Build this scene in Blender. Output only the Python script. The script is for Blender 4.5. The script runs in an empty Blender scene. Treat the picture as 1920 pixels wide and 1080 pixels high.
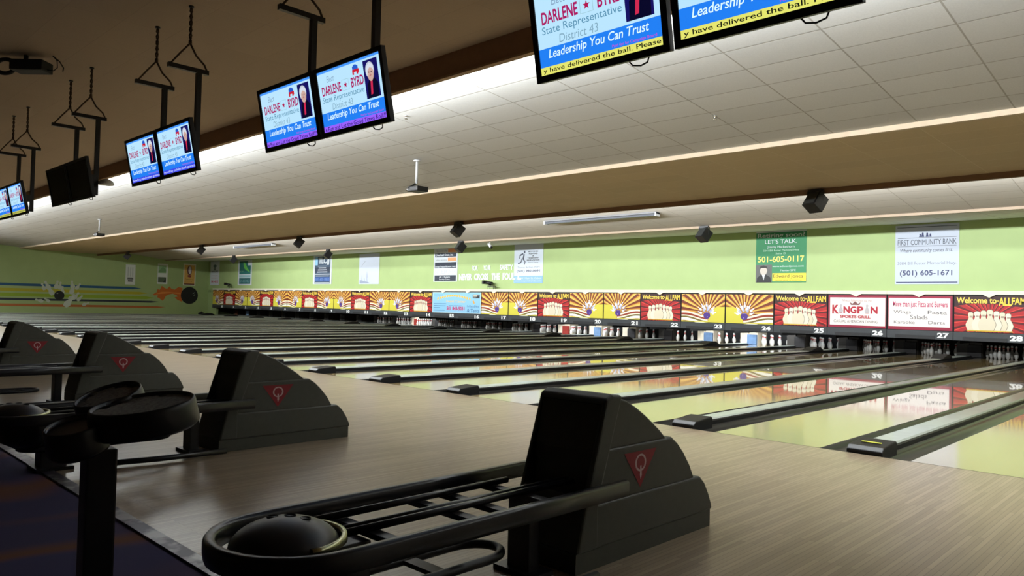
import bpy, bmesh, math, random
from mathutils import Vector, Matrix
random.seed(7)
PI = math.pi
S = bpy.context.scene
COL = S.collection
P = 1.74                       # lane pitch

# ---------------------------------------------------------------- camera
CAM = (52.724, -6.6071, 1.167); YAW, PITCH, ROLL, F = 0.7701, 0.0241, 0.025, 1407.58
cd = bpy.data.cameras.new('camera'); cam = bpy.data.objects.new('camera', cd); COL.objects.link(cam)
cd.sensor_width = 36.0; cd.lens = F / 1920 * 36; cd.clip_start = 0.05; cd.clip_end = 300
fw = Vector((-math.sin(YAW) * math.cos(PITCH), math.cos(YAW) * math.cos(PITCH), math.sin(PITCH)))
rt = Vector((math.cos(YAW), math.sin(YAW), 0)); up = rt.cross(fw)
r2 = rt * math.cos(ROLL) + up * math.sin(ROLL); u2 = up * math.cos(ROLL) - rt * math.sin(ROLL)
m = Matrix((r2, u2, -fw)).transposed().to_4x4(); m.translation = Vector(CAM); cam.matrix_world = m
S.camera = cam

# ---------------------------------------------------------------- world, exposure
w = bpy.data.worlds.new('world'); S.world = w; w.use_nodes = True
w.node_tree.nodes['Background'].inputs[0].default_value = (0.5, 0.5, 0.55, 1)
w.node_tree.nodes['Background'].inputs[1].default_value = 0.02
S.view_settings.view_transform = 'Standard'; S.view_settings.look = 'None'
S.view_settings.exposure = 0.0; S.view_settings.gamma = 1.0; S.view_settings.use_curve_mapping = False
S.cycles.use_denoising = True
S.cycles.max_bounces = 10; S.cycles.diffuse_bounces = 6; S.cycles.glossy_bounces = 5

# ---------------------------------------------------------------- lamps of the room
def area(name, loc, direction, sx, sy, power, color=(1, 1, 1), spread=PI):
    l = bpy.data.lights.new(name, 'AREA'); l.shape = 'RECTANGLE'; l.size = sx; l.size_y = sy
    l.energy = power; l.color = color; l.spread = spread
    o = bpy.data.objects.new(name, l); COL.objects.link(o); o.location = loc
    o.rotation_euler = Vector(direction).to_track_quat('-Z', 'Z' if abs(direction[2]) < .9 else 'Y').to_euler()
    return o
COOL = (0.93, 0.98, 1.0)
XL, XR = -1.4, 60.0
area('cove_strip_lamp', (31.5, 0.16, 4.36), (0, 1, 0.6), 56, 0.10, 2250, COOL, 2.2)
area('cove_strip_lamp', (32, 0.05, 4.36), (0, .25, -1), 55, 0.08, 1650, COOL)
area('cove_strip_lamp', (33, 10.12, 3.885), (0, 1, -0.03), 53, 0.08, 1450, COOL, 1.75)
PIT = {12: 5, 13: 22, 18: 8, 19: 20, 20: 20, 21: 1.5, 22: 8, 23: 20, 24: 24, 25: 4}
for n, e in PIT.items():
    area('pin_deck_lamp', ((n - .5) * P, 17.6, 0.9), (0, .75, -.55), .9, .08, e * 2.0, (0.88, 0.94, 1.0))

# ---------------------------------------------------------------- materials
def lin(c):
    return tuple(((x / 255) / 12.92 if x / 255 <= .04045 else ((x / 255 + .055) / 1.055) ** 2.4) for x in c)
MATS = {}
def mat(name, rgb, rough=.5, metal=0., noise=.06, nscale=8., coat=0., spec=.5, bump=0.):
    if name in MATS: return MATS[name]
    M = bpy.data.materials.new(name); M.use_nodes = True; MATS[name] = M
    nt = M.node_tree; b = nt.nodes['Principled BSDF']
    c = lin(rgb)
    b.inputs['Roughness'].default_value = rough; b.inputs['Metallic'].default_value = metal
    b.inputs['Specular IOR Level'].default_value = spec
    b.inputs['Coat Weight'].default_value = coat; b.inputs['Coat Roughness'].default_value = .05
    if noise > 0:
        tc = nt.nodes.new('ShaderNodeTexCoord'); nz = nt.nodes.new('ShaderNodeTexNoise')
        nz.inputs['Scale'].default_value = nscale; nz.inputs['Detail'].default_value = 4
        rp = nt.nodes.new('ShaderNodeValToRGB')
        rp.color_ramp.elements[0].position = .3; rp.color_ramp.elements[1].position = .7
        rp.color_ramp.elements[0].color = (*[x * (1 - noise) for x in c], 1)
        rp.color_ramp.elements[1].color = (*[min(1, x * (1 + noise)) for x in c], 1)
        nt.links.new(tc.outputs['Object'], nz.inputs['Vector']); nt.links.new(nz.outputs['Fac'], rp.inputs['Fac'])
        nt.links.new(rp.outputs['Color'], b.inputs['Base Color'])
        if bump:
            bp = nt.nodes.new('ShaderNodeBump'); bp.inputs['Strength'].default_value = bump
            nt.links.new(nz.outputs['Fac'], bp.inputs['Height']); nt.links.new(bp.outputs['Normal'], b.inputs['Normal'])
    else:
        b.inputs['Base Color'].default_value = (*c, 1)
    return M
def ink(rgb):                       # printed colour of a sign
    return mat('print_%d_%d_%d' % rgb, rgb, .55, noise=0)
def glow(rgb, k=1.0):               # pixel colour of a lit screen
    key = 'screen_%d_%d_%d_%g' % (*rgb, k)
    if key in MATS: return MATS[key]
    M = bpy.data.materials.new(key); M.use_nodes = True; MATS[key] = M
    b = M.node_tree.nodes['Principled BSDF']; b.inputs['Base Color'].default_value = (.01, .01, .01, 1)
    b.inputs['Roughness'].default_value = .25
    b.inputs['Emission Color'].default_value = (*lin(rgb), 1); b.inputs['Emission Strength'].default_value = k
    return M
def tile_mat(name, rgb, line, ox, oy, mortar=.012):
    M = bpy.data.materials.new(name); M.use_nodes = True; MATS[name] = M
    nt = M.node_tree; b = nt.nodes['Principled BSDF']; b.inputs['Roughness'].default_value = .85
    tc = nt.nodes.new('ShaderNodeTexCoord'); mp = nt.nodes.new('ShaderNodeMapping')
    mp.inputs['Location'].default_value = (-ox, -oy, 0)
    br = nt.nodes.new('ShaderNodeTexBrick'); br.offset = 0; br.squash = 1
    br.inputs['Scale'].default_value = 1; br.inputs['Brick Width'].default_value = 1.2192
    br.inputs['Row Height'].default_value = .6096; br.inputs['Mortar Size'].default_value = mortar
    br.inputs['Mortar Smooth'].default_value = .4; br.inputs['Bias'].default_value = 0
    c = lin(rgb); br.inputs['Color1'].default_value = (*c, 1); br.inputs['Color2'].default_value = (*[x * .94 for x in c], 1)
    br.inputs['Mortar'].default_value = (*lin(line), 1)
    nz = nt.nodes.new('ShaderNodeTexNoise'); nz.inputs['Scale'].default_value = 60
    mx = nt.nodes.new('ShaderNodeMix'); mx.data_type = 'RGBA'; mx.blend_type = 'MULTIPLY'; mx.inputs[0].default_value = .18
    nt.links.new(tc.outputs['Object'], mp.inputs['Vector']); nt.links.new(mp.outputs['Vector'], br.inputs['Vector'])
    nt.links.new(tc.outputs['Object'], nz.inputs['Vector'])
    nt.links.new(br.outputs['Color'], mx.inputs[6]); nt.links.new(nz.outputs['Fac'], mx.inputs[7])
    nt.links.new(mx.outputs[2], b.inputs['Base Color'])
    bp = nt.nodes.new('ShaderNodeBump'); bp.inputs['Strength'].default_value = .25; bp.inputs['Distance'].default_value = .01
    nt.links.new(br.outputs['Fac'], bp.inputs['Height']); bp.invert = True
    nt.links.new(bp.outputs['Normal'], b.inputs['Normal'])
    return M
def wood_mat(name, c1, c2, width, length, rough, coat, coat_ior=1.5, coat_rough=.04, spec=.5):
    M = bpy.data.materials.new(name); M.use_nodes = True; MATS[name] = M
    nt = M.node_tree; b = nt.nodes['Principled BSDF']
    b.inputs['Roughness'].default_value = rough; b.inputs['Coat Weight'].default_value = coat
    b.inputs['Coat IOR'].default_value = coat_ior; b.inputs['Coat Roughness'].default_value = coat_rough
    b.inputs['Specular IOR Level'].default_value = spec
    tc = nt.nodes.new('ShaderNodeTexCoord'); mp = nt.nodes.new('ShaderNodeMapping')
    mp.inputs['Rotation'].default_value = (0, 0, PI / 2)
    br = nt.nodes.new('ShaderNodeTexBrick'); br.offset = .37; br.offset_frequency = 2; br.squash = 1
    br.inputs['Scale'].default_value = 1; br.inputs['Brick Width'].default_value = length
    br.inputs['Row Height'].default_value = width; br.inputs['Mortar Size'].default_value = .0012
    a = lin(c1); d = lin(c2)
    br.inputs['Color1'].default_value = (*a, 1); br.inputs['Color2'].default_value = (*d, 1)
    br.inputs['Mortar'].default_value = (*[x * .55 for x in d], 1)
    mp2 = nt.nodes.new('ShaderNodeMapping'); mp2.inputs['Scale'].default_value = (40, 1.2, 1)
    nz = nt.nodes.new('ShaderNodeTexNoise'); nz.inputs['Scale'].default_value = 1.5; nz.inputs['Detail'].default_value = 6
    mx = nt.nodes.new('ShaderNodeMix'); mx.data_type = 'RGBA'; mx.blend_type = 'MULTIPLY'; mx.inputs[0].default_value = .35
    nt.links.new(tc.outputs['Object'], mp.inputs['Vector']); nt.links.new(mp.outputs['Vector'], br.inputs['Vector'])
    nt.links.new(tc.outputs['Object'], mp2.inputs['Vector']); nt.links.new(mp2.outputs['Vector'], nz.inputs['Vector'])
    nt.links.new(br.outputs['Color'], mx.inputs[6]); nt.links.new(nz.outputs['Fac'], mx.inputs[7])
    nt.links.new(mx.outputs[2], b.inputs['Base Color'])
    return M
def carpet_mat():
    M = bpy.data.materials.new('patterned_carpet'); M.use_nodes = True
    nt = M.node_tree; b = nt.nodes['Principled BSDF']; b.inputs['Roughness'].default_value = .95
    tc = nt.nodes.new('ShaderNodeTexCoord'); nz = nt.nodes.new('ShaderNodeTexNoise')
    nz.inputs['Scale'].default_value = .8; nz.inputs['Detail'].default_value = 1; nz.inputs['Distortion'].default_value = .8
    rp = nt.nodes.new('ShaderNodeValToRGB'); rp.color_ramp.interpolation = 'EASE'
    e = rp.color_ramp.elements; e[0].position = .40; e[0].color = (*lin((50, 46, 88)), 1)
    e[1].position = .50; e[1].color = (*lin((100, 60, 44)), 1)
    x = e.new(.62); x.color = (*lin((48, 42, 80)), 1)
    nt.links.new(tc.outputs['Object'], nz.inputs['Vector']); nt.links.new(nz.outputs['Fac'], rp.inputs['Fac'])
    nt.links.new(rp.outputs['Color'], b.inputs['Base Color'])
    return M
BLACK = mat('black_plastic', (22, 22, 24), .38, nscale=30)
BLACKM = mat('black_matte', (16, 16, 17), .7)
RAILM = mat('black_rail_enamel', (20, 21, 26), .3)
GREYHOOD = mat('grey_hood_plastic', (66, 68, 61), .5, nscale=25)
HOODIN = mat('hood_cavity_black', (10, 10, 11), .8)
CREAM = mat('cream_trim_paint', (206, 186, 160), .5)
PINM = mat('pin_enamel', (210, 210, 206), .25, coat=.4, noise=.01)
REDM = mat('pin_red_stripe', (170, 30, 30), .3, noise=0)
CAPM = mat('divider_cap_grey', (168, 174, 164), .4, coat=.2, spec=.5)
GUT = mat('gutter_charcoal', (30, 31, 32), .32, coat=.2)
BRONZE = mat('brown_beam_paint', (128, 94, 66), .6)
GREEN = mat('green_wall_paint', (167, 188, 127), .6, noise=.03, nscale=1.5)
STEEL = mat('worn_aluminium', (176, 178, 182), .35, metal=.9, noise=.3, nscale=14)
CHROME = mat('chrome', (210, 210, 210), .15, metal=1., noise=0)
LTGREY = mat('light_grey_enamel', (196, 198, 200), .4)
KICKG = mat('mask_base_grey', (58, 62, 66), .45)
def worn_mat():
    M = mat('worn_strip', (120, 120, 126), .35, metal=.6, noise=.1); nt = M.node_tree
    rp = [n for n in nt.nodes if n.type == 'VALTORGB'][0]; nz = [n for n in nt.nodes if n.type == 'TEX_NOISE'][0]
    nz.inputs['Scale'].default_value = 5; nz.inputs['Detail'].default_value = 6
    e = rp.color_ramp.elements; e[0].position = .46; e[0].color = (*lin((64, 60, 74)), 1); e[1].position = .58; e[1].color = (*lin((170, 170, 170)), 1)
    return M
WORN = worn_mat()
ROPE = mat('brown_rope', (70, 52, 36), .9, nscale=60)

# ---------------------------------------------------------------- mesh helpers
class MB:
    def __init__(s): s.bm = bmesh.new(); s.mats = []
    def mi(s, m):
        if m not in s.mats: s.mats.append(m)
        return s.mats.index(m)
    def face(s, pts, m, smooth=False):
        try: f = s.bm.faces.new([s.bm.verts.new(p) for p in pts])
        except ValueError: return
        f.material_index = s.mi(m); f.smooth = smooth; return f
    def box(s, c, d, m, rot=None, bevel=0):
        x, y, z = d[0] / 2, d[1] / 2, d[2] / 2
        vs = [Vector((a * x, b * y, k * z)) for a in (-1, 1) for b in (-1, 1) for k in (-1, 1)]
        if rot is not None: vs = [rot @ v for v in vs]
        V = [s.bm.verts.new(v + Vector(c)) for v in vs]
        fs = []
        for q in ((0, 1, 3, 2), (4, 6, 7, 5), (0, 4, 5, 1), (2, 3, 7, 6), (0, 2, 6, 4), (1, 5, 7, 3)):
            f = s.bm.faces.new([V[i] for i in q]); f.material_index = s.mi(m); fs.append(f)
        if bevel:
            es = list({e for f in fs for e in f.edges})
            bmesh.ops.bevel(s.bm, geom=es, offset=bevel, segments=2, affect='EDGES', profile=.7)
        return s
    def prism(s, poly, axis, a, b, m, smooth=False, caps=True):     # poly in the two other axes
        def pt(p, t):
            return {'x': (t, p[0], p[1]), 'y': (p[0], t, p[1]), 'z': (p[0], p[1], t)}[axis]
        A = [s.bm.verts.new(pt(p, a)) for p in poly]; B = [s.bm.verts.new(pt(p, b)) for p in poly]
        k = s.mi(m); n = len(poly)
        for i in range(n):
            f = s.bm.faces.new((A[i], A[(i + 1) % n], B[(i + 1) % n], B[i])); f.material_index = k; f.smooth = smooth
        if caps:
            for L in (A[::-1], B):
                f = s.bm.faces.new(L); f.material_index = k
        return s
    def strip(s, prof, axis, a, b, m, smooth=True):                 # open profile swept along an axis
        def pt(p, t):
            return {'x': (t, p[0], p[1]), 'y': (p[0], t, p[1]), 'z': (p[0], p[1], t)}[axis]
        A = [s.bm.verts.new(pt(p, a)) for p in prof]; B = [s.bm.verts.new(pt(p, b)) for p in prof]
        for i in range(len(prof) - 1):
            f = s.bm.faces.new((A[i], A[i + 1], B[i + 1], B[i])); f.material_index = s.mi(m); f.smooth = smooth
        return s
    def sweep(s, path, prof, m, closed=False, smooth=True, upv=(0, 0, 1), caps=True):
        path = [Vector(p) for p in path]; n = len(path); rings = []
        for i, p in enumerate(path):
            a = path[(i - 1) % n] if (closed or i > 0) else p
            b = path[(i + 1) % n] if (closed or i < n - 1) else p
            t = (b - a).normalized(); u = Vector(upv)
            if abs(t.dot(u)) > .95: u = Vector((0, 1, 0)) if abs(t.y) < .9 else Vector((1, 0, 0))
            sd = t.cross(u).normalized(); uu = sd.cross(t)
            rings.append([s.bm.verts.new(p + sd * q[0] + uu * q[1]) for q in prof])
        k = s.mi(m); c = len(prof)
        for i in range(n if closed else n - 1):
            A, B = rings[i], rings[(i + 1) % n]
            for j in range(c):
                f = s.bm.faces.new((A[j], A[(j + 1) % c], B[(j + 1) % c], B[j])); f.material_index = k; f.smooth = smooth
        if not closed and caps:
            for L in (rings[0], rings[-1][::-1]):
                f = s.bm.faces.new(L); f.material_index = k
        return s
    def tube(s, path, r, m, seg=8, closed=False):
        return s.sweep(path, [(r * math.cos(2 * PI * i / seg), r * math.sin(2 * PI * i / seg)) for i in range(seg)], m, closed)
    def lathe(s, prof, c, m, seg=24, sx=1., sy=1., rot=None, mfun=None, cap=True):
        rings = []
        for r, z in prof:
            L = []
            for i in range(seg):
                a = 2 * PI * i / seg; v = Vector((r * math.cos(a) * sx, r * math.sin(a) * sy, z))
                if rot is not None: v = rot @ v
                L.append(s.bm.verts.new(v + Vector(c)))
            rings.append(L)
        for j in range(len(rings) - 1):
            A, B = rings[j], rings[j + 1]
            for i in range(seg):
                f = s.bm.faces.new((A[i], A[(i + 1) % seg], B[(i + 1) % seg], B[i])); f.smooth = True
                f.material_index = s.mi(mfun(j) if mfun else m)
        if cap:
            for L, j in ((rings[0][::-1], 0), (rings[-1], len(rings) - 2)):
                f = s.bm.faces.new(L); f.material_index = s.mi(mfun(j) if mfun else m)
        return s
    def mesh(s, name, fix=True):
        if fix: bmesh.ops.recalc_face_normals(s.bm, faces=s.bm.faces)
        me = bpy.data.meshes.new(name); s.bm.to_mesh(me); s.bm.free()
        for m in s.mats: me.materials.append(m)
        return me
    def build(s, name, parent=None, loc=(0, 0, 0), bevel=0, fix=True, auto=None):
        o = bpy.data.objects.new(name, s.mesh(name, fix)); COL.objects.link(o); o.location = loc
        if parent: o.parent = parent
        if bevel:
            md = o.modifiers.new('bevel', 'BEVEL'); md.width = bevel; md.segments = 3; md.limit_method = 'ANGLE'; md.angle_limit = .6
        return o
def tag(o, label, cat, group=None):
    o['label'] = label; o['category'] = cat
    if group: o['group'] = group
    return o
def thing(name, label, cat, loc=(0, 0, 0), group=None, rz=0.):
    o = bpy.data.objects.new(name, None); COL.objects.link(o); o.location = loc; o.rotation_euler = (0, 0, rz)
    o.empty_display_size = .1
    return tag(o, label, cat, group)
def struct(o):
    o['kind'] = 'structure'; return o
def dup(root, loc=None, label=None):
    r = root.copy(); COL.objects.link(r)
    if loc is not None: r.location = loc
    if label: r['label'] = label
    for c in list(root.children):
        k = c.copy(); COL.objects.link(k); k.parent = r
        for g in list(c.children):
            h = g.copy(); COL.objects.link(h); h.parent = k
    return r

# ---------------------------------------------------------------- flat print work (signs, screens, murals)
_TX = {}
def text_polys(txt, bold=0.):
    key = (txt, bold)
    if key in _TX: return _TX[key]
    cu = bpy.data.curves.new('lettering', 'FONT'); cu.body = txt; cu.resolution_u = 3; cu.offset = bold
    ob = bpy.data.objects.new('lettering', cu)
    me = bpy.data.meshes.new_from_object(ob)
    V = [(v.co.x, v.co.y) for v in me.vertices]; Fc = [tuple(p.vertices) for p in me.polygons]
    xs = [v[0] for v in V] or [0, 1]; ys = [v[1] for v in V] or [0, 1]
    bpy.data.objects.remove(ob); bpy.data.curves.remove(cu); bpy.data.meshes.remove(me)
    _TX[key] = (V, Fc, min(xs), max(xs), min(ys), max(ys)); return _TX[key]
class Art:
    """flat artwork W x H metres; colours are inks (or glowing pixels); 'k' is the print layer"""
    def __init__(s, W, H, colf=ink, eps=.0007): s.W, s.H, s.colf, s.eps, s.k, s.ops, s.bbs = W, H, colf, eps, 0, [], []
    def up(s): return s
    def add(s, V, F, c):                              # each print lies just above whatever it covers
        xs = [v[0] for v in V]; ys = [v[1] for v in V]; bb = (min(xs), max(xs), min(ys), max(ys)); k = s.k
        for k2, b2 in s.bbs:
            if bb[0] < b2[1] - 1e-6 and bb[1] > b2[0] + 1e-6 and bb[2] < b2[3] - 1e-6 and bb[3] > b2[2] + 1e-6: k = max(k, k2 + 1)
        s.bbs.append((k, bb)); s.ops.append((k, V, F, c)); return s
    def poly(s, pts, c): return s.add([(x * s.W, y * s.H) for x, y in pts], [tuple(range(len(pts)))], c)
    def fan(s, polys, c):                             # many facets printed in one layer
        V = []; Fs = []
        for q in polys: Fs.append(tuple(range(len(V), len(V) + len(q)))); V += [(x * s.W, y * s.H) for x, y in q]
        return s.add(V, Fs, c)
    def rect(s, x0, y0, x1, y1, c): return s.poly([(x0, y0), (x1, y0), (x1, y1), (x0, y1)], c)
    def ell(s, x, y, rx, ry, c, ang=0., n=20):       # rx, ry as fractions of H so circles stay round
        q = s.H / s.W; ca, sa = math.cos(ang), math.sin(ang); L = []
        for i in range(n):
            a = 2 * PI * i / n; dx, dy = rx * math.cos(a), ry * math.sin(a)
            L.append((x + (dx * ca - dy * sa) * q, y + dx * sa + dy * ca))
        return s.poly(L, c)
    def shape(s, x, y, k, pts, c, ang=0., fx=1):       # outline in units of H about x, y
        q = s.H / s.W; ca, sa = math.cos(ang), math.sin(ang)
        return s.poly([(x + (px * fx * ca - py * sa) * k * q, y + (px * fx * sa + py * ca) * k) for px, py in pts], c)
    def text(s, t, x0, y0, x1, y1, c, bold=0., shear=0.):
        V, Fc, a, b, lo, hi = text_polys(t, bold)
        sx = (x1 - x0) * s.W / max(b - a, 1e-6); sy = (y1 - y0) * s.H / max(hi - lo, 1e-6)
        return s.add([((vx - a) * sx + x0 * s.W + shear * (vy - lo) * sy, (vy - lo) * sy + y0 * s.H) for vx, vy in V], Fc, c)
    def mirror(s):
        s.ops = [(k, [(s.W - x, y) for x, y in V], Fc, c) for k, V, Fc, c in s.ops]; return s
    def mesh(s, name, u=(1, 0, 0), v=(0, 0, 1)):
        u = Vector(u); v = Vector(v); n = u.cross(v); V = []; Fs = []; mi = []; mats = []
        for k, pv, fc, c in s.ops:
            o = len(V); M = s.colf(c)
            if M not in mats: mats.append(M)
            for x, y in pv: V.append(u * x + v * y + n * (s.eps * (k + 1)))
            for f in fc: Fs.append([i + o for i in f]); mi.append(mats.index(M))
        me = bpy.data.meshes.new(name); me.from_pydata(V, [], Fs)
        for M in mats: me.materials.append(M)
        for p, i in zip(me.polygons, mi): p.material_index = i
        return me
    def build(s, name, parent=None, loc=(0, 0, 0), u=(1, 0, 0), v=(0, 0, 1)):
        o = bpy.data.objects.new(name, s.mesh(name, u, v)); COL.objects.link(o); o.location = loc
        if parent: o.parent = parent
        return o
PINOUT = [(-.15, 0), (.15, 0), (.2, .12), (.25, .3), (.2, .45), (.11, .62), (.09, .72), (.13, .85), (.12, .95), (.05, 1), (-.05, 1), (-.12, .95), (-.13, .85), (-.09, .72), (-.11, .62), (-.2, .45), (-.25, .3), (-.2, .12)]

# ================================================================ THE ROOM
YB = -13.0; YW = 17.35; YPIT = 19.6; XW0 = -1.45; XW1 = 60.0
Z0 = 4.52
def slab(name, pts, m):             # a thick panel given as a closed (y, z) outline along x
    return struct(MB().prism(pts, 'x', XW0, XW1, m).build(name))
TILE1 = tile_mat('acoustic_tile_white', (214, 215, 214), (168, 165, 158), .532, 1.87)
TILEB = tile_mat('acoustic_tile_tan', (214, 194, 160), (224, 208, 180), .532, 1.87, .008)
TILE2 = tile_mat('acoustic_tile_warm', (206, 198, 186), (176, 166, 152), .532, 1.87)
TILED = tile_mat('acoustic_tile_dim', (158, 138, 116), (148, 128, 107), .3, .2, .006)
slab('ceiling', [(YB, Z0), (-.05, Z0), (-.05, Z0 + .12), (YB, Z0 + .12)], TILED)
slab('ceiling_lanes', [(-.05, 4.595), (5.5, 4.035), (5.5, 4.2), (-.05, 4.75)], TILE1)
slab('ceiling_soffit', [(5.52, 3.965), (9.86, 3.915), (9.86, 4.35), (5.52, 4.3)], TILEB)
slab('ceiling_step', [(9.86, 4.33), (14.3, 3.80), (14.3, 4.0), (9.86, 4.5)], TILE2)
slab('ceiling_back', [(14.32, 3.75), (YW + .3, 3.90), (YW + .3, 4.0), (14.32, 4.0)], TILE1)
slab('trim_1', [(-.11, 4.21), (-.05, 4.21), (-.05, Z0 + .12), (-.11, Z0)], BRONZE)
slab('trim_2', [(-.125, 4.195), (-.035, 4.195), (-.035, 4.225), (-.125, 4.225)], mat('tan_lip_paint', (140, 108, 76), .5))
slab('trim_3', [(5.44, 3.96), (5.52, 3.96), (5.52, 4.045), (5.44, 4.045)], CREAM)
slab('trim_4', [(9.84, 3.80), (9.93, 3.80), (9.93, 4.34), (9.84, 4.34)], BRONZE)
slab('trim_5', [(14.24, 3.74), (14.32, 3.74), (14.32, 3.81), (14.24, 3.81)], mat('dimmed_cream_paint', (158, 138, 116), .6))  # cream trim with its colour darkened to offset the strong cove light
def wallbox(name, x0, x1, y0, y1, z0, z1, m):
    return struct(MB().box(((x0 + x1) / 2, (y0 + y1) / 2, (z0 + z1) / 2), (x1 - x0, y1 - y0, z1 - z0), m).build(name))
WALLDIM = mat('beige_wall_paint', (120, 108, 92), .7)
wallbox('wall_left', XW0 - .15, XW0, YB, YPIT, 0, 4.9, GREEN)
wallbox('wall_far', XW0, XW1, YW, YW + .15, 1.80, 4.0, GREEN)
wallbox('wall_far_corner', XW0, -.02, YW, YW + .15, 0, 1.80, GREEN)
wallbox('wall_pit', XW0, XW1, YPIT, YPIT + .1, -.12, 1.9, BLACKM)
wallbox('ceiling_pit', XW0, XW1, YW, YPIT, 1.62, 1.80, BLACKM)
wallbox('wall_right', XW1, XW1 + .15, YB, YPIT, 0, 4.9, WALLDIM)
wallbox('wall_near', XW0, XW1, YB - .15, YB, 0, 4.9, WALLDIM)
APPR = wood_mat('approach_maple', (180, 161, 134), (155, 136, 110), .027, .75, .3, .3, 1.45, .16)
def worn_heads(M):
    nt = M.node_tree; b = nt.nodes['Principled BSDF']; tc = [n for n in nt.nodes if n.type == 'TEX_COORD'][0]
    sp = nt.nodes.new('ShaderNodeSeparateXYZ'); nt.links.new(tc.outputs['Object'], sp.inputs[0])
    mr = nt.nodes.new('ShaderNodeMapRange'); mr.inputs['From Min'].default_value = 1.5; mr.inputs['From Max'].default_value = 4.8
    mr.inputs['To Min'].default_value = .12; mr.inputs['To Max'].default_value = .022
    nt.links.new(sp.outputs['Y'], mr.inputs['Value']); nt.links.new(mr.outputs['Result'], b.inputs['Coat Roughness']); return M
LANE = wood_mat('lane_maple_lacquer', (206, 181, 124), (196, 168, 110), .027, 2.2, .22, 1.0, 2.1, .035, .6)
worn_heads(LANE)
YE = -5.11
wallbox('floor', XW0, XW1, YE, -.008, -.12, 0, APPR)
wallbox('floor_carpet', XW0, XW1, YB, YE - .075, -.12, -.004, carpet_mat())
wallbox('floor_pit', XW0, XW1, 0, YPIT, -.2, -.115, BLACKM)
wallbox('floor_side', XW0, -.365, 0, YW, -.115, 0, APPR)
wallbox('trim_6', XW0, XW1, YE - .075, YE, -.12, .006, WORN)
wallbox('trim_7', XW0, XW1, -.008, .0, -.12, .0005, BLACKM)

# ================================================================ LANES, DIVIDERS
NL = 32
HG = .365
lane_me = MB().box((0, 9.75, -.045), (P - 2 * HG, 19.5, .09), LANE).mesh('bowling_lane')
LL = {29: 'pale glossy lane between the two nearest gutters, left of the widest divider', 30: 'pale glossy lane in the lower right corner, right of the widest divider'}
for n in range(1, NL + 1):
    o = bpy.data.objects.new('bowling_lane', lane_me); COL.objects.link(o); o.location = ((n - .5) * P, 0, 0)
    tag(o, LL.get(n, 'glossy maple bowling lane running up to the panel numbered %d' % n), 'bowling lane', 'bowling lanes side by side')
gp = [(-.115 + .115 * math.cos(PI + PI * i / 10) , -.01 - .085 * math.sin(PI * i / 10)) for i in range(11)]
def make_divider(odd):
    t = thing('lane_divider', '', 'lane divider', (0, 0, 0), 'dividers and gutters between lanes')
    hw = .125 if odd else .105
    for s in (-1, 1):
        b = MB(); w_ = HG - hw
        x0 = s * HG
        prof = [(x0, 0), (x0 - s * .012, -.002)] + [(x0 - s * (.012 + (w_ - .024) * (1 - math.cos(PI * i / 10)) / 2), -.004 - .085 * math.sin(PI * i / 10)) for i in range(1, 10)] + [(s * (hw + .012), -.002), (s * hw, 0)]
        b.strip(prof, 'y', .0, 18.6, GUT); b.build('gutter', t)
    c = MB()
    c.prism([(-hw, -.1), (hw, -.1), (hw, .038), (hw - .012, .05), (-hw + .012, .05), (-hw, .038)], 'y', .34, 18.55, BLACK)
    c.build('divider_core', t); c = MB()
    c.prism([(-hw + .014, .05), (hw - .014, .05), (hw - .03, .064), (-hw + .03, .064)], 'y', .36, 18.5, CAPM)
    c.build('divider_cap', t)
    e = MB(); e.prism([(.02, -.1), (.02, .03), (.06, .062), (.38, .088), (.40, .07), (.40, -.1)], 'x', -hw - .02, hw + .02, BLACK)
    e = e.build('end_cap', t, bevel=.01)
    if odd:
        h = MB(); h.prism([(15.4, .045), (15.7, .12), (15.95, .17), (16.2, .16), (16.45, .045)], 'x', -hw - .03, hw + .03, BLACKM); h.build('ball_hump', t, bevel=.02)
    return t
DV = {1: make_divider(True), 0: make_divider(False)}; used = set()
for n in range(1, NL):
    k = n % 2
    lab = 'lane divider and gutters running between the lanes numbered %d and %d' % (n, n + 1)
    if n == 29: lab = 'widest divider at the right edge, pale cap and black end with a yellow sticker'
    if n == 28: lab = 'dark divider just left of the widest one, starting behind the nearest ball return'
    if n > 29: lab = 'lane divider beyond the right edge, number %d from the left wall' % n
    if k not in used: o = DV[k]; o.location = (n * P, 0, 0); o['label'] = lab; used.add(k)
    else: o = dup(DV[k], (n * P, 0, 0), lab)
    if n == 29:
        st = MB(); st.box((.0, .2, .078), (.16, .035, .004), mat('yellow_sticker', (190, 190, 70), .5), Matrix.Rotation(math.atan2(.026, .32), 3, 'X')); st.build('sticker', o)

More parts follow.
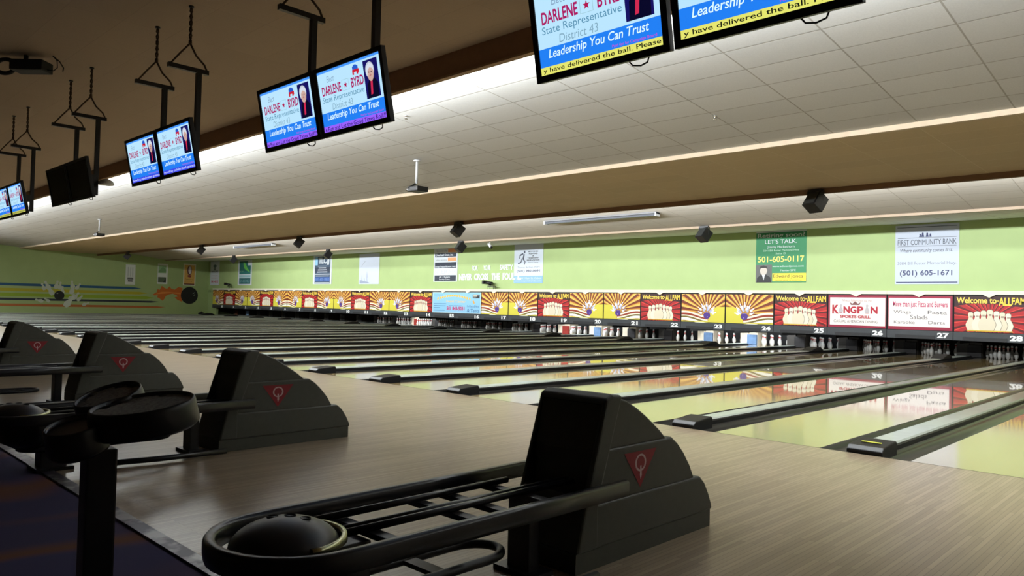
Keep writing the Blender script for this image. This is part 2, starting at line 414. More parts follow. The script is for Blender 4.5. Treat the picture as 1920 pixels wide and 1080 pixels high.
# ================================================================ PIT DIVIDERS AND PINS
def pit_divider(n, cream, block):
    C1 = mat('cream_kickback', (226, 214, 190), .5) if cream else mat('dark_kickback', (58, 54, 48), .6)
    C2 = {'blue': mat('blue_block', (98, 128, 164), .6, noise=.15), 'red': mat('red_block', (150, 44, 34), .6), 'brown': mat('brown_block', (130, 84, 58), .6),
          'pale': mat('pale_blue_block', (150, 184, 224), .6), None: mat('dark_block', (26, 22, 22), .6)}[block]
    word = {'blue': 'blue', 'red': 'red', 'brown': 'brown', 'pale': 'pale blue', None: 'dark'}[block]
    lab = '%s pit divider with %s block between the pin decks of lanes %d and %d' % ('cream' if cream else 'dark', word, n, n + 1)
    if n == 0: lab = 'brown pit divider block at the left end, before lane 1'
    t = thing('pit_divider', lab, 'pit divider', (n * P, 18.75, -.1), 'dividers between pin decks')
    b = MB(); b.box((0, .45, .27), (.66, .75, .52), C1); b.build('side_plate', t)
    q_ = MB(); q_.box((0, -.14, 1.10), (.04, 1.86, 1.16), BLACKM); q_.build('spill_baffle', t)  # unseen plate, added to keep deck lamp light out of neighbouring pits
    f = MB(); cur = [(-.355 + .20 * (i / 8) ** .75, .1 + .42 * (i / 8) ** 1.9) for i in range(9)]
    f.prism(cur + [(.0, .52), (.0, .1)], 'y', .02, .08, C1); f.build('curved_fin', t)
    g = MB(); g.box((.14, .045, .28), (.36, .09, .36), C2, bevel=.01); g.build('ball_door', t)
for n in range(0, 31):
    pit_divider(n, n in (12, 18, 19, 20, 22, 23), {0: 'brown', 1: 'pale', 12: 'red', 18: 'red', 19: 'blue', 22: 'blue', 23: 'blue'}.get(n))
pp = [(.026, 0), (.029, .003), (.036, .02), (.052, .07), (.0605, .114), (.058, .15), (.047, .19), (.031, .225), (.0245, .25), (.0235, .262), (.026, .285), (.0305, .318), (.0323, .343), (.030, .362), (.022, .375), (.008, .381)]
pin_me = MB().lathe(pp, (0, 0, 0), PINM, 16, mfun=lambda j: REDM if j in (8, 10) else PINM).mesh('bowling_pin')
ROWS = ['head pin in front', 'second row left', 'second row right', 'third row left', 'third row middle', 'third row right', 'back row far left', 'back row inner left', 'back row inner right', 'back row far right']
for n in range(11, 31):
    i = 0
    for r in range(4):
        for k in range(r + 1):
            o = bpy.data.objects.new('bowling_pin', pin_me); COL.objects.link(o)
            o.location = ((n - .5) * P + (k - r / 2) * .3048, 18.29 + r * .264, 0)
            tag(o, 'white bowling pin under the panel numbered %d, %s' % (n, ROWS[i]), 'bowling pin', 'bowling pins racked on the decks'); i += 1

# ================================================================ MASKING UNITS
def rect_hit(cx, cy, a, W, H):
    dx, dy = math.cos(a), math.sin(a); t = 9e9
    if dx > 1e-6: t = min(t, (W - cx) / dx)
    if dx < -1e-6: t = min(t, -cx / dx)
    if dy > 1e-6: t = min(t, (H - cy) / dy)
    if dy < -1e-6: t = min(t, -cy / dy)
    return cx + dx * t, cy + dy * t
MW, MH = 1.69, .98
def rays(A, fx, fy, n, c, a0=0., a1=2 * PI, duty=.45):
    W, H = A.W, A.H; L = []
    for i in range(n):
        a = a0 + (a1 - a0) * (i + .2) / n; b = a + (a1 - a0) / n * duty
        p, q = rect_hit(fx * W, fy * H, a, W, H), rect_hit(fx * W, fy * H, b, W, H)
        L.append([(fx, fy), (p[0] / W, p[1] / H), (q[0] / W, q[1] / H)])
    A.fan(L, c)
def art_sunburst(mir):
    A = Art(MW, MH); cx, cy = .60, .36
    A.rect(0, 0, 1, 1, (236, 190, 92)); A.up()
    rays(A, cx, cy, 28, (118, 46, 22), 0, 2 * PI, .46)
    rays(A, cx, cy, 28, (206, 138, 44), .10, 2 * PI + .10, .2); A.up()
    A.poly([(.62, 0), (1, 0), (1, .56), (.80, .55), (.68, .35)], (216, 206, 70)); A.up()
    wave = lambda o, h: [(x / 12 * .62, o + h * math.sin(x / 12 * 3.6 + 1.0) + (x / 12) * -.05) for x in range(13)]
    def band(o1, o2, c):
        u, d = wave(o1, .07), wave(o2, .06); A.poly(u + d[::-1], c); A.up()
    band(.33, .0, (246, 238, 214)); band(.265, .20, (150, 52, 28)); band(.15, .09, (120, 104, 40)); band(.09, .02, (250, 248, 236))
    A.rect(0, 0, 1, .035, (216, 206, 70)); A.up()
    for dx, dy, an in ((-.30, .25, .9), (-.19, .36, .5), (-.02, .43, .0), (.13, .38, -.4), (.24, .27, -.8), (.27, .10, -1.3), (-.10, .27, .25), (.07, .28, -.2), (.18, .13, -1.0), (-.27, .10, 1.2)):
        A.shape(cx + dx * .72 * MH / MW, cy + dy * .72 - .12, .18, PINOUT, (226, 228, 240), an)
    A.up()
    for dx, dy, an in ((-.14, .20, .4), (.03, .22, -.1), (.15, .16, -.7)):
        A.shape(cx + dx * .72 * MH / MW, cy + dy * .72 - .12, .17, PINOUT, (176, 182, 216), an)
    A.up(); A.ell(cx, cy - .12, .135, .12, (78, 48, 138)); A.up(); A.ell(cx + .01, cy - .17, .02, .015, (170, 150, 210))
    for d in (-.02, 0.015): A.ell(cx + d, cy - .02, .012, .009, (190, 180, 220))
    return A.mirror() if mir else A
def art_welcome():
    A = Art(MW, MH); A.rect(0, 0, 1, 1, (176, 24, 30)); A.up()
    rays(A, .5, .38, 26, (96, 10, 14), 0, 2 * PI, .5); rays(A, .5, .38, 26, (226, 60, 50), .08, 2 * PI + .08, .15); A.up()
    A.poly([(0, .72), (.3, .8), (.6, .78), (1, .7), (1, 1), (0, 1)], (52, 16, 16)); A.up()
    for i, (x, k) in enumerate(((.24, .52), (.33, .55), (.42, .575), (.76, .50), (.68, .53), (.60, .56), (.51, .60))):
        A.shape(x, .04, k, PINOUT, (120, 104, 84)); A.up(); A.shape(x - .004, .045, k * .97, PINOUT, (236, 228, 206) if i % 2 else (226, 216, 190)); A.up()
        A.rect(x - .02, .045 + k * .69, x + .018, .045 + k * .715, (90, 60, 50)); A.rect(x - .02, .045 + k * .74, x + .018, .045 + k * .765, (90, 60, 50)); A.up()
    A.rect(.18, .02, .82, .05, (212, 176, 40)); A.up()
    A.text('Welcome to', .035, .79, .60, .96, (110, 50, 10), .03); A.up()
    A.text('Welcome to', .03, .80, .595, .97, (246, 214, 90), .02)
    A.text('ALL', .625, .745, .80, .97, (246, 206, 70), .03); A.text('FAM', .80, .78, .985, .97, (246, 206, 70), .03)
    A.rect(.60, .86, .63, .885, (246, 206, 70))
    return A
def art_kingpin():
    A = Art(MW, MH); A.rect(0, 0, 1, 1, (150, 22, 56)); A.up(); A.rect(.03, .07, .985, .93, (240, 232, 226)); A.up()
    g = (96, 84, 84); cr = (176, 22, 48)
    A.text('While at Allfam check out the:', .24, .80, .76, .88, (150, 96, 100)); A.rect(.05, .885, .22, .892, (150, 96, 100))
    A.text('K', .07, .42, .19, .70, cr, .05); A.text('NG', .27, .44, .50, .66, cr, .05); A.text('P', .51, .44, .62, .66, cr, .05); A.text('N', .74, .44, .86, .66, cr, .05)
    for x in (.225, .68):
        A.shape(x, .44, .28, PINOUT, (186, 178, 182)); A.shape(x, .44, .05, [(-1, 0), (1, 0), (1, .3), (-1, .3)], cr)
    A.poly([(.40, .70), (.55, .70), (.57, .79), (.525, .74), (.475, .81), (.425, .74), (.38, .79)], (120, 70, 70))
    A.text('SPORTS GRILL', .21, .29, .74, .38, cr, .05); A.text('CASUAL AMERICAN DINING', .10, .15, .86, .23, g)
    return A
def art_menu():
    A = Art(MW, MH); A.rect(0, 0, 1, 1, (150, 22, 56)); A.up(); A.rect(.012, .09, .965, .93, (242, 234, 230)); A.up()
    g = (90, 86, 92)
    A.text('More than just Pizza and Burgers', .08, .62, .93, .84, (184, 40, 92), .02)
    A.text('Wings', .09, .45, .37, .57, g); A.text('Pasta', .63, .47, .92, .57, g); A.text('Salads', .36, .31, .63, .44, g)
    A.text('Karaoke', .10, .17, .43, .26, g); A.text('Darts', .64, .18, .89, .27, g)
    return A
def art_blue():
    A = Art(2 * P - .05, MH); A.rect(0, 0, 1, 1, (214, 236, 246)); A.rect(.01, .02, .99, .98, (142, 196, 228)); A.up()
    d = (56, 104, 160)
    for i in range(14):
        t = i / 13; x = .12 + .66 * t; y = .66 + .17 * math.sin(PI * (t * .92 + .04))
        A.ell(x, y, .085, .05, (232, 190, 80), 1.0 - 2.0 * t)
    A.ell(.86, .54, .10, .05, (226, 166, 70), -1.0)
    A.rect(.84, .72, .975, .90, (110, 110, 110)); A.up(); A.poly([(.88, .72), (.975, .74), (.975, .88)], (40, 44, 50)); A.rect(.85, .80, .92, .88, (200, 190, 170))
    A.text('COMPLETE', .03, .84, .22, .89, d); A.text('Event Center', .30, .50, .70, .62, (236, 196, 110), .01)
    for y, x in ((.42, .27), (.32, .26), (.22, .14), (.10, .24)): A.rect(.03, y, .03 + x, y + .025, d)
    A.text('www.rentals.com', .36, .34, .62, .39, d); A.text('501 843-5051', .31, .13, .68, .31, (196, 36, 110), .04)
    A.text('Inflatables', .73, .29, .96, .40, d, 0, .1); A.text('& Tents', .73, .06, .97, .22, d, .01, .1)
    return A
SA, SB, WE = art_sunburst(False).mesh('picture'), art_sunburst(True).mesh('picture'), art_welcome().mesh('picture')
seqA = {3, 7, 9, 12, 17, 20, 23, 29}; seqB = {1, 4, 6, 10, 13, 18, 21, 24, 30, 32}
body_me = MB().box((P / 2, 17.20, 1.275), (P - .012, .28, 1.03), BLACKM).mesh('housing')
kb = MB(); kb.box((P / 2, 17.17, .64), (P - .01, .26, .235), KICKG, bevel=.006)
kb_me = kb.mesh('base_strip')
pl_me = MB().box((.76, 17.035, .575), (P * .60, .03, .10), mat('dark_plate', (34, 35, 38), .5)).mesh('lower_plate')
IVORY = mat('ivory_cap', (222, 216, 196), .5)
cp = MB(); cp.box((P / 2, 17.19, 1.85), (P - .004, .34, .105), IVORY)
cp.prism([(P / 2 - .16, 1.80), (P / 2 + .16, 1.80), (P / 2, 1.715)], 'y', 16.985, 17.04, IVORY)
cp_me = cp.mesh('top_cap')
def child(name, me, parent, loc=(0, 0, 0)):
    o = bpy.data.objects.new(name, me); COL.objects.link(o); o.parent = parent; o.location = loc; return o
for n in range(1, NL + 1):
    lab = 'masking panel %d with a purple ball, flying pins and sunburst rays' % n
    me = SA if n in seqA else SB if n in seqB else WE
    if me is WE: lab = 'red masking panel %d with seven pins under yellow welcome lettering' % n
    if n == 26: me = art_kingpin().mesh('picture'); lab = 'white masking panel 26 in a crimson border advertising a sports grill'
    if n == 27: me = art_menu().mesh('picture'); lab = 'white masking panel 27 in a crimson border listing pizza, wings and salads'
    if n == 15: lab = 'masking panel 15 carrying a pale blue advert that spans two lanes'
    if n == 16: lab = 'masking panel 16 behind the right half of the pale blue advert'
    if n > 28: lab = '%s masking panel numbered %d, past the right edge' % ('red' if me is WE else 'sunburst', n)
    t = thing('masking_unit', lab, 'masking panel', ((n - 1) * P, 0, 0), 'masking panels over the pin decks')
    child('housing', body_me, t); child('base_strip', kb_me, t); child('lower_plate', pl_me, t); child('top_cap', cp_me, t)
    if n == 15: art_blue().build('picture', t, (.025, 17.055, .775))
    elif n != 16: child('picture', me, t, (.025, 17.055, .775))
    A = Art(.30, .15); wd = 1.0 if n > 9 else .5
    A.text(str(n), 1 - wd, 0, 1, 1, (236, 238, 238), .05); A.build('number', t, (P - .40, 17.035, .565))
    child

# ================================================================ BANNERS
def banner(art, name, label, x0, z0, group='advertising banners on the green walls', left=False):
    a = art.build('print'); a.name = name
    if left:
        a.data = art.mesh(name, (0, 1, 0), (0, 0, 1)); a.location = (XW0 + .016, x0, z0)
    else: a.location = (x0, YW - .016, z0 - .02)
    b = MB()
    if left: b.box((-.006, art.W / 2, art.H / 2), (.012, art.W, art.H), ink((206, 210, 212)))
    else: b.box((art.W / 2, .006, art.H / 2), (art.W, .012, art.H), ink((206, 210, 212)))
    b.build('vinyl_sheet', a); tag(a, label, 'banner', group); return a
W8 = (206, 212, 218); BLK = (30, 32, 40)
A = Art(1.68, 1.74); A.rect(0, 0, 1, 1, (188, 196, 212)); A.up(); nv = (40, 48, 96); gy = (70, 74, 90)
A.rect(.03, .955, .97, .965, gy)
for x, k in ((.40, .6), (.44, 1), (.51, .9), (.56, .6)):
    A.ell(x, .80 + .05 * k, .014, .014, nv); A.poly([(x - .022 * k - .006, .79), (x + .022 * k + .006, .79), (x + .012, .79 + .05 * k), (x - .012, .79 + .05 * k)], nv)
A.rect(.04, .775, .96, .782, gy); A.text('FIRST COMMUNITY BANK', .04, .66, .96, .75, gy); A.rect(.04, .635, .96, .641, gy)
A.text('Where community comes first.', .07, .52, .90, .60, (76, 78, 90), .005, .15); A.text('3084 Bill Foster Memorial Hwy.', .04, .31, .96, .38, (130, 134, 146))
A.text('(501) 605-1671', .08, .12, .90, .235, nv, .015); A.rect(.02, .025, .98, .04, nv)
banner(A, 'bank_banner', 'large white bank banner with dark blue phone number at far right', 45.36, 2.12)
A = Art(1.72, 1.71); A.rect(0, 0, 1, 1, (48, 132, 86)); A.rect(0, .975, 1, 1, W8); A.up()
A.text('Retiring soon?', .03, .85, .97, .96, W8, .02); A.text("LET'S TALK.", .18, .755, .82, .835, W8, .01); A.text('Jimmy Hackethorn', .23, .655, .77, .715, W8)
A.text('2241 Bill Foster Memorial Hwy', .15, .595, .86, .64, (190, 220, 200)); A.text('Suite D', .40, .545, .60, .58, (190, 220, 200))
A.text('501-605-0117', .04, .395, .96, .51, (232, 214, 110), .015); A.text('www.edwardjones.com', .34, .285, .95, .33, W8); A.text('Member SIPC', .50, .215, .80, .25, W8)
A.rect(.34, .02, 1, .18, (218, 200, 60)); A.rect(0, 0, .33, .345, (92, 92, 92)); A.up(); A.text('Edward Jones', .36, .075, .94, .155, (84, 70, 30)); A.text('MAKING SENSE OF INVESTING', .40, .035, .92, .055, (84, 70, 30))
A.poly([(.02, 0), (.32, 0), (.30, .10), (.22, .15), (.10, .15), (.03, .09)], (34, 34, 36)); A.ell(.16, .235, .075, .095, (196, 186, 176)); A.up()
A.poly([(.085, .25), (.09, .31), (.16, .335), (.23, .31), (.235, .25), (.21, .285), (.11, .285)], (36, 34, 34)); A.poly([(.13, .15), (.19, .15), (.165, .04)], W8)
banner(A, 'advice_banner', 'green banner with yellow phone number and a small portrait of a man', 40.97, 2.19)
A = Art(1.72, 1.71); A.rect(0, 0, 1, 1, (200, 208, 220)); A.rect(0, 0, 1, .19, (138, 178, 218)); A.up()
A.ell(.36, .80, .03, .035, gy); A.poly([(.33, .76), (.37, .74), (.34, .62), (.40, .55), (.37, .47), (.34, .48), (.37, .55), (.29, .62)], gy); A.poly([(.29, .63), (.25, .52), (.13, .49), (.14, .52), (.23, .55), (.27, .65)], gy); A.poly([(.32, .74), (.22, .70), (.20, .62), (.18, .63), (.19, .73), (.31, .78)], gy)
for i, t in enumerate(('BEYOND', 'REHAB', '&', 'THERAPY', 'SERVICES')):
    wd = (.17, .15, .03, .20, .22)[i]; A.text(t, .66 - wd, .79 - .055 * i, .66 + wd, .825 - .055 * i, (60, 62, 70), .03)
A.text('Physical Therapy', .50, .51, .84, .545, gy); A.text('Thomas Barham, MSPT', .12, .375, .90, .43, (120, 124, 134)); A.text('(501) 982-0091', .10, .27, .90, .345, (96, 98, 116), .03)
A.text('1500 W. Main St. Cabot', .05, .105, .95, .155, W8); A.text('www.beyondrehab.com', .05, .03, .95, .075, W8)
banner(A, 'therapy_banner', 'white banner with a running figure and blue lower strip, beside the safety lettering', 29.6, 2.20)
A = Art(1.76, 1.66); A.rect(0, 0, 1, 1, W8); A.up(); nb = (44, 50, 66); og = (236, 160, 110)
for y0, y1 in ((.73, .84), (.40, .57), (.02, .19)): A.rect(.05, y0, .95, y1, nb)
A.rect(.60, .86, .95, .97, og); A.rect(.60, .60, .95, .70, og); A.rect(.05, .22, .95, .37, (210, 212, 226)); A.up()
A.text('Hometown', .07, .875, .55, .95, (150, 150, 154)); A.text('Overhead Door, Inc.', .08, .745, .82, .825, W8, .02); A.text('sales service', .08, .62, .55, .67, (130, 130, 134)); A.text('overheaddoor.net', .07, .42, .93, .475, W8, .01)
A.text('501.834.3454', .07, .24, .93, .35, (180, 182, 200)); A.text('#1 Choice', .25, .11, .70, .17, W8, .02); A.text('Serving Cabot', .25, .04, .70, .09, W8, .02)
banner(A, 'door_banner', 'white banner striped with navy bars and orange blocks, left of the safety lettering', 24.07, 2.29)
A = Art(1.88, 1.66); A.rect(0, 0, 1, 1, (200, 208, 222)); A.up()
for i in range(7): A.poly([(.05 + .07 * i, .05), (.11 + .08 * i, .04), (.10 + .06 * i, .22 + .12 * (i % 3)), (.07 + .06 * i, .20)], (176, 184, 202) if i % 2 else (198, 206, 220))
A.poly([(.08, .56), (.12, .58), (.33, .76), (.27, .75)], (168, 176, 190)); A.poly([(.05, .03), (.55, .03), (.50, .06), (.05, .14)], (150, 160, 182)); A.text('Thank you', .25, .84, .75, .90, (196, 206, 222)); A.text('to our sponsors', .2, .73, .85, .78, (196, 206, 222))
banner(A, 'faded_banner', 'faded white banner with a pale grey picture, almost blank', 17.66, 2.19)
A = Art(2.0, 1.70); A.rect(0, 0, 1, 1, W8); A.rect(.09, .02, .92, .96, (66, 84, 106)); A.up(); A.rect(.10, .66, .24, .95, (150, 200, 236)); A.rect(.09, .40, .92, .58, (48, 58, 76)); A.rect(.09, .09, .92, .25, (52, 84, 146)); A.up()
A.text('TLC', .28, .71, .72, .92, W8, .05); A.poly([(.76, .94), (.88, .94), (.85, .66), (.74, .66)], W8); A.rect(.25, .61, .75, .64, (130, 144, 160))
for y, x in ((.545, .2), (.475, .24), (.405, .27)): A.rect(.5 - x, y, .5 + x, y + .035, (180, 184, 196))
A.rect(.10, .33, .91, .36, (186, 190, 200)); A.rect(.14, .27, .86, .295, (170, 176, 190)); A.text('501-605-0852', .14, .115, .88, .225, (100, 130, 190), .02); A.rect(.12, .035, .9, .06, (200, 206, 214))
banner(A, 'navy_banner', 'navy banner in a white border with large white capitals at its top', 12.9, 2.2)
A = Art(1.97, 1.72); A.rect(0, 0, 1, 1, W8); A.rect(.10, .44, .92, .95, (44, 112, 108)); A.rect(.10, .31, .92, .40, (150, 190, 196)); A.rect(.10, .05, .92, .28, (40, 96, 100)); A.up()
A.poly([(.38, .92), (.50, .90), (.66, .70), (.90, .50), (.62, .58), (.46, .66), (.40, .78)], (110, 196, 90)); A.rect(.72, .78, .92, .95, W8); A.text('501-843-4822', .14, .11, .88, .23, (130, 170, 170)); A.text('pet care', .14, .5, .40, .58, (130, 190, 150))
banner(A, 'teal_banner', 'teal banner with a light green leaf shape, above the second masking panel', 3.2, 2.15)
A = Art(1.45, 1.72); A.rect(0, 0, 1, 1, W8); A.up()
A.poly([(.42, .62), (.56, .62), (.53, .82), (.46, .82)], (70, 84, 90)); A.ell(.50, .80, .16, .06, (90, 110, 116)); A.text('LANDSCAPING', .14, .53, .88, .61, (70, 90, 110), .02)
for y in (.37, .27): A.text('lawn and garden', .15, y, .85, y + .05, (196, 90, 100))
A.text('941-4515', .12, .10, .90, .20, (196, 80, 96), .03)
banner(A, 'tree_banner', 'white banner with a small dark tree and red phone number in the corner', -1.15, 2.16)
A = Art(.62, 1.35); A.rect(0, 0, 1, 1, (224, 228, 222)); A.up(); g3 = (150, 156, 150)
for x in (.25, .5, .72): A.rect(x - .05, .40, x + .05, .88, (190, 196, 190))
A.rect(.2, .26, .8, .36, (110, 112, 112)); A.rect(.25, .14, .75, .22, (90, 90, 92))
banner(A, 'striped_banner', 'pale banner with grey vertical columns, leftmost on the left wall', 11.64, 1.98, left=True)
A = Art(.68, 1.42); A.rect(0, 0, 1, 1, (224, 228, 222)); A.up(); A.rect(.06, .54, .85, .92, (150, 186, 136)); A.rect(.06, .08, .85, .34, (90, 104, 84)); A.up(); A.poly([(.06, .6), (.5, .85), (.85, .7), (.85, .62), (.06, .55)], (120, 160, 110)); A.poly([(.55, .08), (.85, .08), (.85, .3)], (50, 56, 50))
banner(A, 'landscape_banner', 'white banner with a green field picture over a dark one, middle of the left wall', 13.73, 2.1, left=True)
A = Art(.88, 1.56); A.rect(0, 0, 1, 1, (232, 228, 210)); A.rect(.08, .04, .92, .94, (226, 176, 92)); A.up(); A.ell(.5, .70, .11, .22, (110, 70, 70)); A.up(); A.ell(.53, .71, .07, .17, (222, 214, 222)); A.poly([(.36, .40), (.48, .38), (.62, .38), (.66, .48), (.36, .48)], (150, 60, 60))
A.text('Come see us', .16, .26, .80, .32, (120, 80, 40)); A.text('grooming', .16, .17, .72, .22, (120, 80, 40)); A.rect(.08, .04, .92, .09, (110, 52, 40))
banner(A, 'orange_banner', 'orange banner with an oval portrait above the painted flaming ball', 15.5, 2.06, left=True)

# raised letters on the far wall
t = thing('wall_lettering', 'white raised safety lettering about the foul line on the green wall', 'lettering', (25.97, YW - .002, 2.33))
for wd, x0, y0, x1, y1, bo in (('FOR', .24, .62, .35, .95, .03), ('YOUR', .45, .62, .58, .95, .03), ('SAFETY', .74, .62, .965, .95, .03), ('NEVER', .0, .0, .245, .44, .05),
        ('CROSS', .285, .0, .545, .44, .05), ('THE', .60, .0, .745, .44, .05), ('FOUL', .79, .0, 1.0, .44, .05), ('L', 1.045, .0, 1.10, .44, .05)):
    A = Art(3.7, .72, lambda c: mat('white_letters', (224, 234, 226), .5, noise=0), .02); A.text(wd, x0, y0, x1, y1, (1, 1, 1), bo)
    o = A.build('word', t); md = o.modifiers.new('depth', 'SOLIDIFY'); md.thickness = .02; md.offset = -1

# mural on the left wall
t = thing('wall_mural', 'painted mural of five coloured stripes, scattering pins and a flaming bowling ball', 'mural', (XW0 + .001, 0, 0))
def mural(name, W, H, y, z, fn, k=0):
    A = Art(W, H, ink, .0008); A.k = k; fn(A); return A.build(name, t, (0, y, z), (0, 1, 0), (0, 0, 1))
def stripe(c):
    def f(A): A.poly([(0, 0), (.97, .05), (1, .5), (.97, .95), (0, 1)], c)
    return f
for nm, c, z, h, y1 in (('blue', (32, 88, 130), 1.66, .17, 12.7), ('yellow', (186, 176, 40), 1.32, .2, 13.15), ('lime', (150, 180, 40), 1.0, .22, 13.6), ('black', (34, 42, 58), .77, .14, 13.95), ('orange', (190, 104, 46), .40, .16, 14.35)):
    s_ = mural('stripe', y1 + 6, h, -6, z, stripe(c)); s_['label'] = nm + ' painted stripe'
def fl(A):
    A.poly([(0, .42), (.14, .60), (.16, .78), (.24, .74), (.30, 1), (.40, .86), (.48, .82), (.56, .98), (.62, .84), (.74, .78), (.86, .96), (1, .9), (1, .02), (.84, .14), (.74, .30), (.84, .34), (.82, .42), (.68, .52), (.54, .46), (.44, .36), (.42, .22), (.34, .06), (.24, .20), (.16, .28), (.18, .42), (.08, .38)], (206, 106, 36)); A.up()
    A.poly([(.1, .46), (.3, .62), (.5, .64), (.75, .6), (.95, .6), (.95, .5), (.6, .55), (.35, .5)], (228, 140, 60))
mural('flame', 2.05, 1.12, 13.43, .86, fl, 2)
def bl(A):
    A.ell(.5, .5, .5, .5, (24, 26, 26), n=40); A.up(); A.poly([(.68, .60), (.80, .68), (.80, .70), (.68, .63)], (190, 200, 190)); A.poly([(.72, .50), (.80, .54), (.80, .58), (.73, .54)], (190, 200, 190))
mural('painted_ball', 1.34, 1.22, 15.32, .74, bl, 4)
def sc(A):
    wht = (196, 204, 190)
    for x, y, a, k in ((.16, .74, .4, .26), (.26, .80, .5, .34), (.33, .62, .5, .36), (.38, .82, -.2, .3), (.46, .78, -.1, .28), (.52, .62, 0, .3), (.70, .66, -.3, .34), (.80, .80, -.6, .26), (.73, .84, .1, .28), (.66, .42, -.7, .28), (.76, .46, -.6, .3), (.84, .38, -.7, .26), (.14, .33, 1.3, .26), (.27, .30, .9, .22)):
        A.shape(x, y - k * .5, k, PINOUT, wht, a)
    A.up(); A.shape(.58, .04, .46, PINOUT, (206, 214, 200), -.7); A.shape(.95, .10, .24, PINOUT, wht, -1.2); A.up(); A.ell(.46, .43, .165, .165, (20, 22, 22)); A.up(); A.ell(.42, .50, .03, .02, (120, 120, 120))
mural('painted_pins', 2.75, 1.78, 6.45, .36, sc, 2)

# ================================================================ TELEVISIONS
TW, TH = .965, .575
def face_art(A, x0, y0, x1, y1):
    w_, h_ = x1 - x0, y1 - y0; X = lambda f: x0 + w_ * f; Y = lambda f: y0 + h_ * f
    A.rect(x0, y0, x1, y1, (22, 18, 96)); A.up()
    A.poly([(X(.12), Y(0)), (X(.9), Y(0)), (X(.92), Y(.36)), (X(.7), Y(.5)), (X(.36), Y(.5)), (X(.16), Y(.36))], (8, 8, 40))
    A.poly([(X(.34), Y(.08)), (X(.48), Y(.10)), (X(.56), Y(.5)), (X(.42), Y(.52))], (206, 40, 80))
    A.ell(X(.44), Y(.73), .112, .125, (190, 198, 214)); A.ell(X(.47), Y(.655), .085, .13, (204, 168, 158))
    A.poly([(X(.20), Y(.64)), (X(.24), Y(.84)), (X(.46), Y(.91)), (X(.70), Y(.83)), (X(.70), Y(.68)), (X(.62), Y(.76)), (X(.44), Y(.79)), (X(.30), Y(.72)), (X(.26), Y(.58))], (214, 220, 232))
    A.ell(X(.38), Y(.67), .014, .009, (60, 40, 50)); A.ell(X(.55), Y(.67), .014, .009, (60, 40, 50)); A.rect(X(.40), Y(.575), X(.53), Y(.59), (170, 60, 70)); A.poly([(X(.45), Y(.66)), (X(.49), Y(.61)), (X(.43), Y(.61))], (170, 140, 136))
def screen_art(tick_c, tick_t, ink_c):
    A = Art(.885, .50, lambda c: glow(c, 1.05), .0006); Lb = (34, 126, 240)
    A.rect(0, 0, 1, 1, (184, 226, 250)); A.rect(0, .965, 1, 1, (70, 150, 250)); A.rect(0, .10, 1, .32, Lb); A.rect(0, 0, 1, .10, tick_c); A.up()
    A.text('Elect', .15, .80, .27, .90, (130, 160, 190), 0, .12)
    A.text('DARLENE', .05, .60, .37, .75, (170, 24, 96), .025); A.text('BYRD', .535, .60, .73, .75, (170, 24, 96), .025)
    for a, b, c, d in ((.39, .59, .50, .595), (.39, .76, .50, .765), (.39, .59, .394, .765), (.496, .59, .50, .765)): A.rect(a, b, c, d, (150, 190, 200))
    A.shape(.445, .675, .055, [(math.sin(i * PI / 5) * (1 if i % 2 == 0 else .42), math.cos(i * PI / 5) * (1 if i % 2 == 0 else .42)) for i in range(10)], (176, 24, 80))
    A.text('State Representative', .045, .455, .72, .575, (84, 140, 172)); A.text('District 43', .19, .345, .52, .445, (130, 168, 190), 0, .1)
    A.text('Leadership You Can Trust', .08, .165, .90, .30, (222, 250, 252), .01, .2); A.text('Paid for by Campaign Board', .62, .108, .96, .15, (200, 40, 200))
    A.text(tick_t, .02, .015, .985, .085, ink_c, .01)
    A.rect(.58, .86, .665, .91, (40, 90, 200)); A.ell(.622, .90, .06, .035, (40, 90, 200)); A.rect(.575, .82, .67, .86, (200, 30, 50)); A.rect(.575, .78, .60, .83, (200, 30, 50)); A.rect(.64, .78, .665, .83, (200, 30, 50)); A.rect(.665, .80, .678, .86, (200, 30, 50))
    face_art(A, .745, .35, .955, .935)
    return A
def screen_off():
    A = Art(.885, .50, lambda c: mat('dark_glass', (8, 8, 10), .12, noise=0)); A.rect(0, 0, 1, 1, (0, 0, 0)); return A
TILT = math.radians(11.5)
tvbody = MB()
tvbody.box((0, 0, 0), (TW, .035, TH), BLACK, bevel=.006); tvbody.box((0, .035, -.02), (TW * .7, .05, TH * .6), BLACK, bevel=.015); tvbody = tvbody.mesh('cabinet')
bez = MB()
for c, d in (((0, -.02, TH / 2 - .018), (TW, .012, .036)), ((0, -.02, -TH / 2 + .02), (TW, .012, .04)), ((-TW / 2 + .02, -.02, 0), (.04, .012, TH)), ((TW / 2 - .02, -.02, 0), (.04, .012, TH))): bez.box(c, d, BLACK)
bez = bez.mesh('bezel')
cab = MB(); cab.tube([(.18, .02, -TH / 2 + .01), (.20, .03, -TH / 2 - .02), (.25, .035, -TH / 2 - .03), (.30, .03, -TH / 2 - .02), (.32, .02, -TH / 2 + .01)], .005, BLACK, 6); cab = cab.mesh('cable')
YEL = ((226, 226, 110), 'y have delivered the ball. Please', (16, 20, 16)); PUR = ((150, 96, 250), 'e Fun and Let the Good Times Roll!!!', (40, 16, 110)); BLU = ((60, 70, 230), 'bowling celebrated guests', (200, 210, 250)); YLB = ((200, 200, 90), 'bowling celebrated guests', (40, 60, 60))
SC = {k: screen_art(*v).mesh('screen') for k, v in dict(a=YEL, b=PUR, c=BLU, e=YLB).items()}; SC['d'] = screen_off().mesh('screen')
ORD = {29: 'nearest', 27: 'second', 25: 'third', 23: 'fourth', 21: 'fifth'}
LOOK = {29: 'campaign advert with a yellow ticker', 27: 'campaign advert with a purple ticker', 25: 'campaign advert with a blue ticker', 23: 'a black switched-off screen', 21: 'campaign advert with a dull yellow ticker'}
